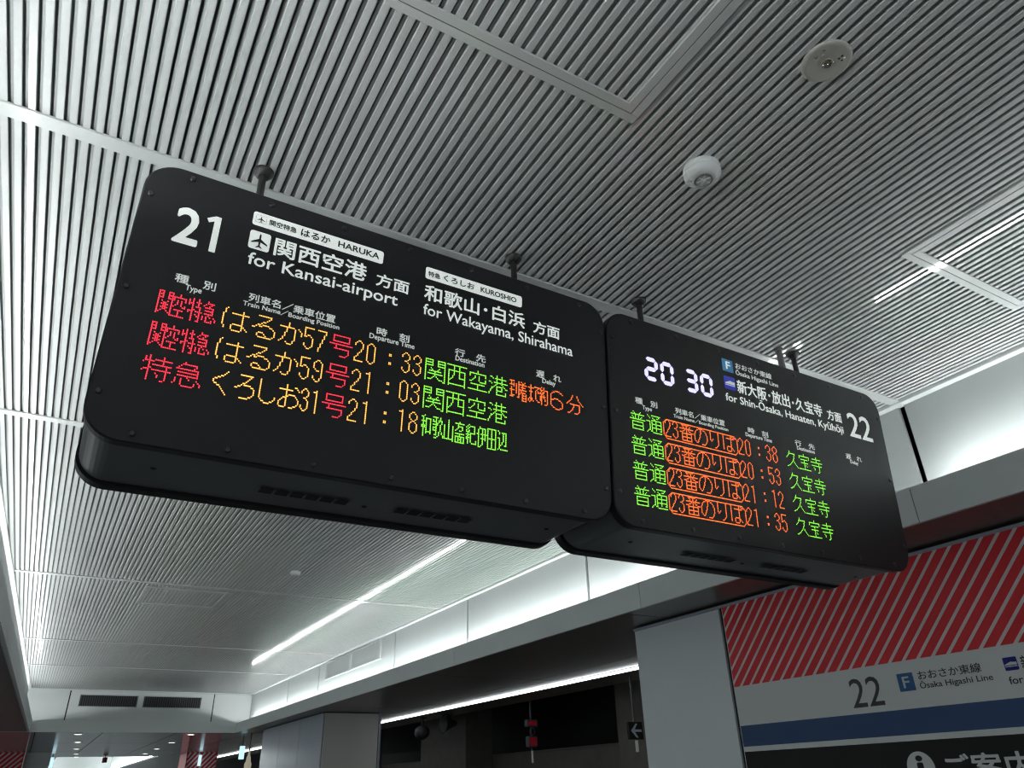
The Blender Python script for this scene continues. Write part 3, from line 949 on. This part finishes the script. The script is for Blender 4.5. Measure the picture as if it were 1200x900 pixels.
hanger(board_a, 0.137, 1.083)
hanger(board_a, 0.668, 1.083)
hanger(board_b, 1.012, 1.083)
hanger(board_b, 1.541, 1.083)
b = MB()
z0 = F(0, V1, 0)[2] - 0.01
b.lathe((1.487, 1.083, z0), [(0.008, 0.0), (0.008, 1.0 - z0)], 14)
b.lathe((1.487, 1.083, 1.0), [(0.011, -0.008), (0.011, 0.0)], 14)
b.build('cable_conduit', M['conduit'], board_b)

# ------------------------------------------------------------------ things on the slat ceiling


def hatch(x0, x1, y0, y1, label, dark_line=True):
    t = thing('ceiling_hatch', label, 'hatch', ((x0 + x1) / 2, (y0 + y1) / 2, 0.995), 'slatted access hatches in the ceiling')
    for nm, a, w, zt in (('outer_frame', 0.0, 0.0155, 0.9968), ('inner_frame', 0.017, 0.0155, 0.9964)):
        b = MB()
        xa, xb, ya, yb = x0 + a, x1 - a, y0 + a, y1 - a
        b.bevel_box(xa, xb, ya, ya + w, zt, 1.001, 0.0005)
        b.bevel_box(xa, xb, yb - w, yb, zt, 1.001, 0.0005)
        b.bevel_box(xa, xa + w, ya + w, yb - w, zt, 1.001, 0.0005)
        b.bevel_box(xb - w, xb, ya + w, yb - w, zt, 1.001, 0.0005)
        b.build(nm, M['trim'] if nm == 'outer_frame' else M['slat'], t)
    b = MB()
    for xa, xb, ya, yb in ((x0 + 0.015, x1 - 0.015, y0 + 0.0153, y0 + 0.0173), (x0 + 0.015, x1 - 0.015, y1 - 0.0173, y1 - 0.0153),
                           (x0 + 0.0153, x0 + 0.0173, y0 + 0.015, y1 - 0.015), (x1 - 0.0173, x1 - 0.0153, y0 + 0.015, y1 - 0.015)):
        b.box(xa, xb, ya, yb, 0.9978, 1.001)
    b.build('shadow_gap', M['joint'], t)
    return t


hatch(0.205, 0.661, 0.220, 0.664, 'slatted ceiling hatch nearest the left board, at the top of the picture')
hatch(1.415, 1.868, 0.225, 0.672, 'slatted ceiling hatch above the right board, crossed by the lamp reflection')
hatch(0.345, 0.80, 4.475, 4.925, 'slatted ceiling hatch farthest down the hall')


def alarm(x, y, label, s=1.0, h=0.66):
    t = thing('fire_detector', label, 'detector', (x, y, 0.96), 'white fire detectors on the ceiling')
    b = MB()
    b.lathe((x, y, 1.0), [(0.0245 * s, 0.0), (0.0255 * s, -0.002 * s * h), (0.0255 * s, -0.012 * s * h), (0.0248 * s, -0.0135 * s * h)], 40)
    b.build('mounting_base', M['device'], t)
    b = MB()
    b.lathe((x, y, 1.0), [(0.0250 * s, -0.0136 * s * h), (0.0254 * s, -0.017 * s * h), (0.024 * s, -0.022 * s * h), (0.0195 * s, -0.028 * s * h), (0.0135 * s, -0.0325 * s * h), (0.0125 * s, -0.0320 * s * h)], 40)
    b.build('dome', M['device'], t)
    b = MB()
    b.lathe((x, y, 1.0), [(0.0128 * s, -0.030 * s * h), (0.0128 * s, -0.0325 * s * h), (0.0105 * s, -0.034 * s * h), (0.0105 * s, -0.031 * s * h)], 32, caps=False)
    b.build('sensor_ring', M['grey_dot'], t)
    b = MB()
    for k in range(6):
        a = math.pi * k / 6 * 2
        ca, sa = math.cos(a), math.sin(a)
        b.hexa([(x + ca * 0.0025 * s - sa * 0.001 * s, y + sa * 0.0025 * s + ca * 0.001 * s, 1 - 0.0335 * s * h), (x + ca * 0.0025 * s + sa * 0.001 * s, y + sa * 0.0025 * s - ca * 0.001 * s, 1 - 0.0335 * s * h),
                (x + ca * 0.0105 * s + sa * 0.001 * s, y + sa * 0.0105 * s - ca * 0.001 * s, 1 - 0.0335 * s * h), (x + ca * 0.0105 * s - sa * 0.001 * s, y + sa * 0.0105 * s + ca * 0.001 * s, 1 - 0.0335 * s * h)],
               [(x + ca * 0.0025 * s - sa * 0.001 * s, y + sa * 0.0025 * s + ca * 0.001 * s, 1 - 0.029 * s * h), (x + ca * 0.0025 * s + sa * 0.001 * s, y + sa * 0.0025 * s - ca * 0.001 * s, 1 - 0.029 * s * h),
                (x + ca * 0.0105 * s + sa * 0.001 * s, y + sa * 0.0105 * s - ca * 0.001 * s, 1 - 0.029 * s * h), (x + ca * 0.0105 * s - sa * 0.001 * s, y + sa * 0.0105 * s + ca * 0.001 * s, 1 - 0.029 * s * h)])
    b.lathe((x, y, 1.0), [(0.0001, -0.0345 * s * h), (0.003 * s, -0.034 * s * h), (0.003 * s, -0.029 * s * h)], 16, caps=False)
    b.build('sensor_cage', M['device'], t)
    b = MB()
    b.lathe((x, y, 1.0), [(0.0001, -0.0312 * s * h), (0.0122 * s, -0.0312 * s * h)], 24, caps=False)
    b.build('sensor_chamber', M['hole'], t)
    return t


alarm(0.843, 0.688, 'white dome fire detector on the dark slats near the round lamp', 1.36)
alarm(0.985, 3.86, 'small white fire detector on the slats far beyond the boards', 1.0)

# emergency lamp: flat cream disc with a small lens
ex, ey = 0.854, 0.4140
t = thing('emergency_light', 'flat cream disc emergency lamp with a chrome lens on the ceiling', 'lamp', (ex, ey, 0.99))
b = MB()
b.lathe((ex, ey, 1.0), [(0.0385, 0.0), (0.0392, -0.002), (0.0380, -0.0045), (0.0330, -0.0062), (0.0325, -0.0060), (0.0001, -0.0060)], 56, caps=False)
b.build('disc', M['disc'], t)
b = MB()
b.lathe((ex, ey, 1.0), [(0.0092, -0.0058), (0.0092, -0.0080), (0.0072, -0.0086), (0.0062, -0.0066), (0.0040, -0.0062)], 28, caps=False)
b.build('lens_ring', M['chrome'], t)
b = MB()
b.lathe((ex, ey, 1.0), [(0.0001, -0.0078), (0.0025, -0.0076), (0.0040, -0.0062)], 20, caps=False)
b.build('lens', M['chrome'], t)
for dx, dy, r, mm in ((0.0100, -0.0150, 0.0019, 'hole'), (0.0103, -0.0207, 0.0019, 'hole'), (0.0165, -0.0150, 0.0015, 'hole'), (0.0160, -0.0200, 0.0019, 'device'),
                      (-0.0230, -0.0120, 0.0031, 'grey_dot'), (-0.0170, -0.0060, 0.0025, 'disc'), (-0.0240, 0.0020, 0.0031, 'grey_dot')):
    b = MB()
    b.lathe((ex + dx, ey + dy, 1.0), [(0.0001, -0.0066), (r, -0.0064), (r, -0.0058)], 14, caps=False)
    b.build('indicator', M[mm], t)

# grille in the right cove panel
t = thing('air_grille', 'white framed air grille in the right cove wall', 'vent', (2.08, 6.08, 0.83))
b = MB()
y0, y1, za, zc = 5.43, 6.74, 0.836, 0.980
for ya, yb, zz0, zz1 in ((y0, y1, za, za + 0.012), (y0, y1, zc - 0.012, zc), (y0, y0 + 0.035, za + 0.012, zc - 0.012), (y1 - 0.035, y1, za + 0.012, zc - 0.012), (6.07, 6.11, za + 0.012, zc - 0.012)):
    b.box(2.068, 2.085, ya, yb, zz0, zz1)
b.build('frame', M['trim'], t)
b = MB()
for k in range(9):
    zz = za + 0.016 + k * 0.0130
    b.hexa([(2.073, y0 + 0.035, zz), (2.084, y0 + 0.035, zz + 0.007), (2.084, y1 - 0.035, zz + 0.007), (2.073, y1 - 0.035, zz)],
           [(2.073, y0 + 0.035, zz + 0.0105), (2.084, y0 + 0.035, zz + 0.0125), (2.084, y1 - 0.035, zz + 0.0125), (2.073, y1 - 0.035, zz + 0.0105)])
b.build('louvre', M['panel'], t)

# two dark vents in the end wall
for x0, x1, side in ((0.331, 0.880, 'left'), (0.945, 1.531, 'right')):
    t = thing('wall_vent', 'dark slotted vent in the end wall, the %s one of the pair' % side, 'vent', ((x0 + x1) / 2, Y_END, 0.84), 'dark vents in the end wall')
    b = MB()
    z0, z1 = 0.842, 0.948
    for xa, xb, zz0, zz1 in ((x0 - 0.008, x1 + 0.008, z0 - 0.008, z0), (x0 - 0.008, x1 + 0.008, z1, z1 + 0.008), (x0 - 0.008, x0, z0, z1), (x1, x1 + 0.008, z0, z1)):
        b.box(xa, xb, Y_END - 0.004, Y_END, zz0, zz1)
    b.build('frame', M['panel'], t)
    b = MB()
    nb = 26
    for k in range(nb):
        xx = x0 + (x1 - x0) * (k + 0.5) / nb
        b.box(xx - 0.003, xx + 0.003, Y_END - 0.003, Y_END - 0.0005, z0, z1)
    b.build('bars', M['darkrail'], t)
    b = MB()
    b.box(x0, x1, Y_END - 0.0005, Y_END + 0.001, z0, z1)
    b.build('backing', M['hole'], t)

# ------------------------------------------------------------------ striped platform sign on the near pillar
XS = 2.2


def S(y, z, d=0.0):
    return (XS - d, y, z)


YA, YB = 2.112, -1.0          # left and right ends seen from the hall
t = thing('platform_sign', 'striped red and white pillar sign numbered 22 over a blue band', 'sign', (XS, 0.6, -0.1))


def spanel(name, z0, z1, m, d=0.006, parent=None):
    b = MB()
    b.box(XS - d, XS, YB, YA, z0, z1)
    return b.build(name, M[m], parent or t)


sp = spanel('striped_panel', 0.2915, 0.583, 'red')
b = MB()
P_, Wd = 0.0470, 0.0125
k = -30
z0, z1 = 0.2915, 0.583
while True:
    yb0 = 1.4735 + k * P_          # y of the stripe at the lower edge
    yt0 = yb0 - (z1 - z0) * 1.0    # leans to the right going up
    k += 1
    if yt0 > YA:
        break
    pts = [(yb0, z0), (yb0 - Wd, z0), (yt0 - Wd, z1), (yt0, z1)]
    # clip against the two ends

    def clip(pts, lim, keep_less):
        out = []
        for i in range(len(pts)):
            p, q = pts[i], pts[(i + 1) % len(pts)]
            ip, iq = (p[0] <= lim) == keep_less, (q[0] <= lim) == keep_less
            if ip:
                out.append(p)
            if ip != iq:
                f = (lim - p[0]) / (q[0] - p[0])
                out.append((lim, p[1] + f * (q[1] - p[1])))
        return out
    pts = clip(pts, YA, True)
    if len(pts) >= 3:
        pts = clip(pts, YB, False)
    if len(pts) >= 3:
        b.face([S(y, z, 0.0064) for y, z in pts])
b.build('stripes', M['stripe_white'], sp)
wp = spanel('name_panel', 0.1610, 0.2915, 'signwhite')
spanel('blue_band', 0.0935, 0.1610, 'signblue')
spanel('white_band', 0.0775, 0.0935, 'signwhite')
gp = spanel('information_panel', -0.30, 0.0775, 'signblack')


def wall_text(parent, name, items, bold, m, d=0.0066):
    for body, mode, ya, yb, za, zb in items:
        b = MB()
        put_text(b, lambda u, v, e: (XS - d - e, -u, v), body, mode, -ya, -yb, za, zb, bold)
        b.build(name, M[m], parent)


wall_text(wp, 'platform_number', [("22", 'i', 1.626, 1.514, 0.1785, 0.2620)], 0.004, 'blackink')
b = MB()
b.box(XS - 0.0068, XS - 0.006, 1.404, 1.455, 0.2085, 0.2575)
ic = b.build('line_plate', M['iconblue'], wp)
b = MB()
put_text(b, lambda u, v, e: (XS - 0.0072 - e, -u, v), "F", 'i', -1.440, -1.418, 0.217, 0.248, 0.008)
b.build('line_letter', M['signwhite'], wp)
wall_text(wp, 'line_lettering', [("おおさか東線", 'i', 1.388, 1.200, 0.2335, 0.2580), ("Ōsaka Higashi Line", 'b', 1.389, 1.176, 0.2105, 0.2310)], 0.010, 'blackink')
b = MB()
o_ = rounded(-1.138, -1.102, 0.2275, 0.2605, 0.003, 5)
b.face([(XS - 0.0066, -u, v) for u, v in o_])
b.build('bullet_train_plate', M['iconrail'], wp)
b = MB()
b.face([(XS - 0.0072, -u, v) for u, v in ((-1.136, 0.2405), (-1.104, 0.2405), (-1.104, 0.2475), (-1.113, 0.2475), (-1.118, 0.2490), (-1.126, 0.2465), (-1.136, 0.2425))])
b.face([(XS - 0.0072, -u, v) for u, v in ((-1.136, 0.2365), (-1.104, 0.2365), (-1.104, 0.2385), (-1.136, 0.2385))])
b.build('bullet_train_symbol', M['signwhite'], wp)
wall_text(wp, 'destination_lettering', [("新大阪･放出･久宝寺", 'i', 1.094, 0.800, 0.2255, 0.2600), ("方面", 'i', 0.780, 0.730, 0.2265, 0.2540), ("for Shin-Ōsaka, Hanaten, Kyūhōji", 'b', 1.138, 0.730, 0.1945, 0.2190)], 0.012, 'blackink')
b = MB()
b.face([(XS - 0.0066, 1.452 - 0.043 * math.cos(2 * math.pi * k / 40), 0.007 + 0.043 * math.sin(2 * math.pi * k / 40)) for k in range(40)])
b.build('information_disc', M['signwhite'], gp)
b = MB()
put_text(b, lambda u, v, e: (XS - 0.0072 - e, -u, v), "i", 'i', -1.463, -1.441, -0.026, 0.040, 0.03)
b.build('information_letter', M['signblack'], gp)
wall_text(gp, 'information_lettering', [("ご案内", 'i', 1.381, 1.140, -0.030, 0.0395)], 0.018, 'signwhite')

# ------------------------------------------------------------------ platform side and far hall
# hanging red signal
sx, sy = 3.62, 5.86
t = thing('track_signal', 'thin hanging track signal with small red boxes over the dark track', 'signal', (sx, sy, 0.15))
b = MB()
b.tube((sx, sy, 0.15), (sx, sy, 0.66), 0.008, 10)
b.build('rod', M['darkrail'], t)
b = MB()
b.tube((sx, sy - 0.012, 0.15), (sx, sy - 0.012, 0.24), 0.009, 10)
b.build('rod_tip', M['signwhite'], t)
for nm, za, zb, w in (('upper_lamp_box', 0.420, 0.478, 0.05), ('lower_lamp_box', 0.265, 0.35, 0.042)):
    b = MB()
    b.bevel_box(sx - w, sx + w, sy - 0.03, sy + 0.02, za, zb, 0.004)
    h = b.build(nm, M['darkrail'], t)
    b = MB()
    b.box(sx - w * 0.8, sx + w * 0.8, sy - 0.033, sy - 0.03, za + 0.012, zb - 0.012)
    b.build('red_lens', M['red_glow'], h)
b = MB()
for k in range(24):
    a0, a1 = 2 * math.pi * k / 24, 2 * math.pi * (k + 1) / 24
    b.face([(sx + r * math.cos(a), sy - 0.02, 0.385 + r * math.sin(a)) for r, a in ((0.022, a0), (0.03, a0), (0.03, a1), (0.022, a1))])
b.build('ring', M['darkrail'], t)

# blue arrow sign at the edge of the near pillar
t = thing('arrow_sign', 'small dark blue sign with a white arrow beside the near pillar', 'sign', (3.3, 4.05, 0.2))
b = MB()
b.bevel_box(3.22, 3.33, 4.04, 4.06, 0.225, 0.325, 0.002)
b.build('face_panel', M['signblack'], t)
b = MB()
b.face([(3.235, 4.0395, 0.275), (3.275, 4.0395, 0.315), (3.29, 4.0395, 0.315), (3.265, 4.0395, 0.282), (3.32, 4.0395, 0.282), (3.32, 4.0395, 0.268), (3.265, 4.0395, 0.268), (3.29, 4.0395, 0.235), (3.275, 4.0395, 0.235)])
b.build('arrow', M['pillar_blue'], t)
b = MB()
b.box(3.27, 3.28, 4.045, 4.055, 0.325, 0.596)
b.build('hanger_rod', M['darkrail'], t)
b = MB()
b.box(3.27, 3.285, 4.042, 4.054, 0.155, 0.22)
b.build('lower_strip', M['signwhite'], t)

# loudspeakers hanging at the soffit edge
for dx, dz, tilt, lab in ((3.36, 0.52, 0.5, 'black horn loudspeaker under the soffit edge, the upper right one'), (3.24, 0.465, -0.3, 'black round loudspeaker under the soffit edge, the lower left one')):
    yy = 6.9 if dz > 0.5 else 7.25
    t = thing('loudspeaker', lab, 'loudspeaker', (dx, yy, dz), 'black loudspeakers over the platform edge')
    b = MB()
    if tilt > 0:
        b.lathe((dx, yy, dz), [(0.022, 0.07), (0.03, 0.05), (0.05, 0.0), (0.085, -0.06), (0.088, -0.065), (0.075, -0.06), (0.03, -0.01)], 24, axis='x', caps=False)
    else:
        b.lathe((dx, yy, dz), [(0.02, -0.06), (0.055, -0.05), (0.065, 0.0), (0.06, 0.05), (0.03, 0.07)], 24, axis='y')
    b.build('horn', M['dark'], t)
    b = MB()
    b.tube((dx, yy, dz + 0.02), (dx, yy, 0.5955), 0.012, 10)
    b.box(dx - 0.03, dx + 0.03, yy - 0.03, yy + 0.03, 0.588, 0.5955)
    b.build('bracket', M['dark'], t)


# far hall: striped columns, edge-lit signs, hanging bits
def striped_column(x0, x1, y0, y1, z1, label):
    mb = MB()
    mb.box(x0, x1, y0, y1, -0.8, z1, 0)
    k = 0
    P2, W2 = 0.075, 0.028
    z = -0.8
    x = x0 - 1.4
    while x < x1 + 0.1:
        # stripes lean right going up
        seg = []
        za, zb = -0.8, z1
        xa, xb = x, x + (zb - za)
        a0, b0 = max(x0, xa), min(x1, xb)
        if a0 < b0:
            mb.face([(a0, y0 - 0.003, za + (a0 - xa)), (min(x1, a0 + W2), y0 - 0.003, za + (a0 - xa)), (b0, y0 - 0.003, za + (b0 - xa) - (max(0, b0 + W2 - x1)) * 0), (max(x0, b0 - W2), y0 - 0.003, za + (b0 - xa))], 1)
        x += P2
    mb.build('striped_column', [M['red'], M['stripe_white']], kind='structure', label=label)


striped_column(-0.75, -0.06, 13.9, 14.6, 0.595, 'far red and white striped column on the left')
striped_column(2.22, 2.70, 14.3, 15.0, 0.595, 'far red and white striped column on the right')
mb = MB()
mb.box(-0.05, 0.28, 14.0, 14.5, -0.8, 0.595)
mb.build('pillar', [M['pillar']], kind='structure', label='plain grey pillar beside the far left striped column')

for x0, x1, y, z0, z1, lab in ((2.205, 2.255, 10.3, 0.355, 0.50, 'slim pale blue edge lit sign hanging right of the end wall'), (0.30, 0.345, 14.6, 0.42, 0.56, 'slim pale edge lit sign far away on the left'), (2.40, 2.44, 14.2, 0.40, 0.56, 'slim pale edge lit sign far away by the right striped column')):
    t = thing('edge_lit_sign', lab, 'sign', (x0, y, z0), 'edge lit signs hung in the far hall')
    b = MB()
    b.bevel_box(x0, x1, y, y + 0.06, z0, z1, 0.004)
    b.build('light_box', M['cyan_glow'], t)
    b = MB()
    for yy in (y + 0.03,):
        b.tube(((x0 + x1) / 2, yy, z1), ((x0 + x1) / 2, yy, 0.596), 0.006, 8)
    b.build('hanger_rod', M['pole'], t)
t = thing('hanging_lantern', 'cream tapering hanging lantern under the soffit right of the end wall', 'lantern', (2.27, 10.2, 0.25))
b = MB()
b.lathe((2.29, 10.2, 0.0), [(0.04, 0.25), (0.042, 0.30), (0.028, 0.33), (0.024, 0.37), (0.012, 0.40), (0.009, 0.45)], 20)
b.build('shade', M['warm'], t)
b = MB()
b.tube((2.29, 10.2, 0.45), (2.29, 10.2, 0.596), 0.008, 8)
b.build('rod', M['pole'], t)
t = thing('hanging_sign', 'tiny dark hanging sign with a red lamp in front of the far bright bay', 'sign', (1.1, 15.9, 0.5))
b = MB()
b.bevel_box(1.07, 1.14, 15.3, 15.36, 0.50, 0.58, 0.004)
b.build('box', M['dark'], t)
b = MB()
b.box(1.075, 1.10, 15.295, 15.30, 0.51, 0.57)
b.build('lens', M['red_glow'], t)
b = MB()
b.tube((1.105, 15.33, 0.58), (1.105, 15.33, 0.62), 0.006, 8)
b.build('rod', M['pole'], t)
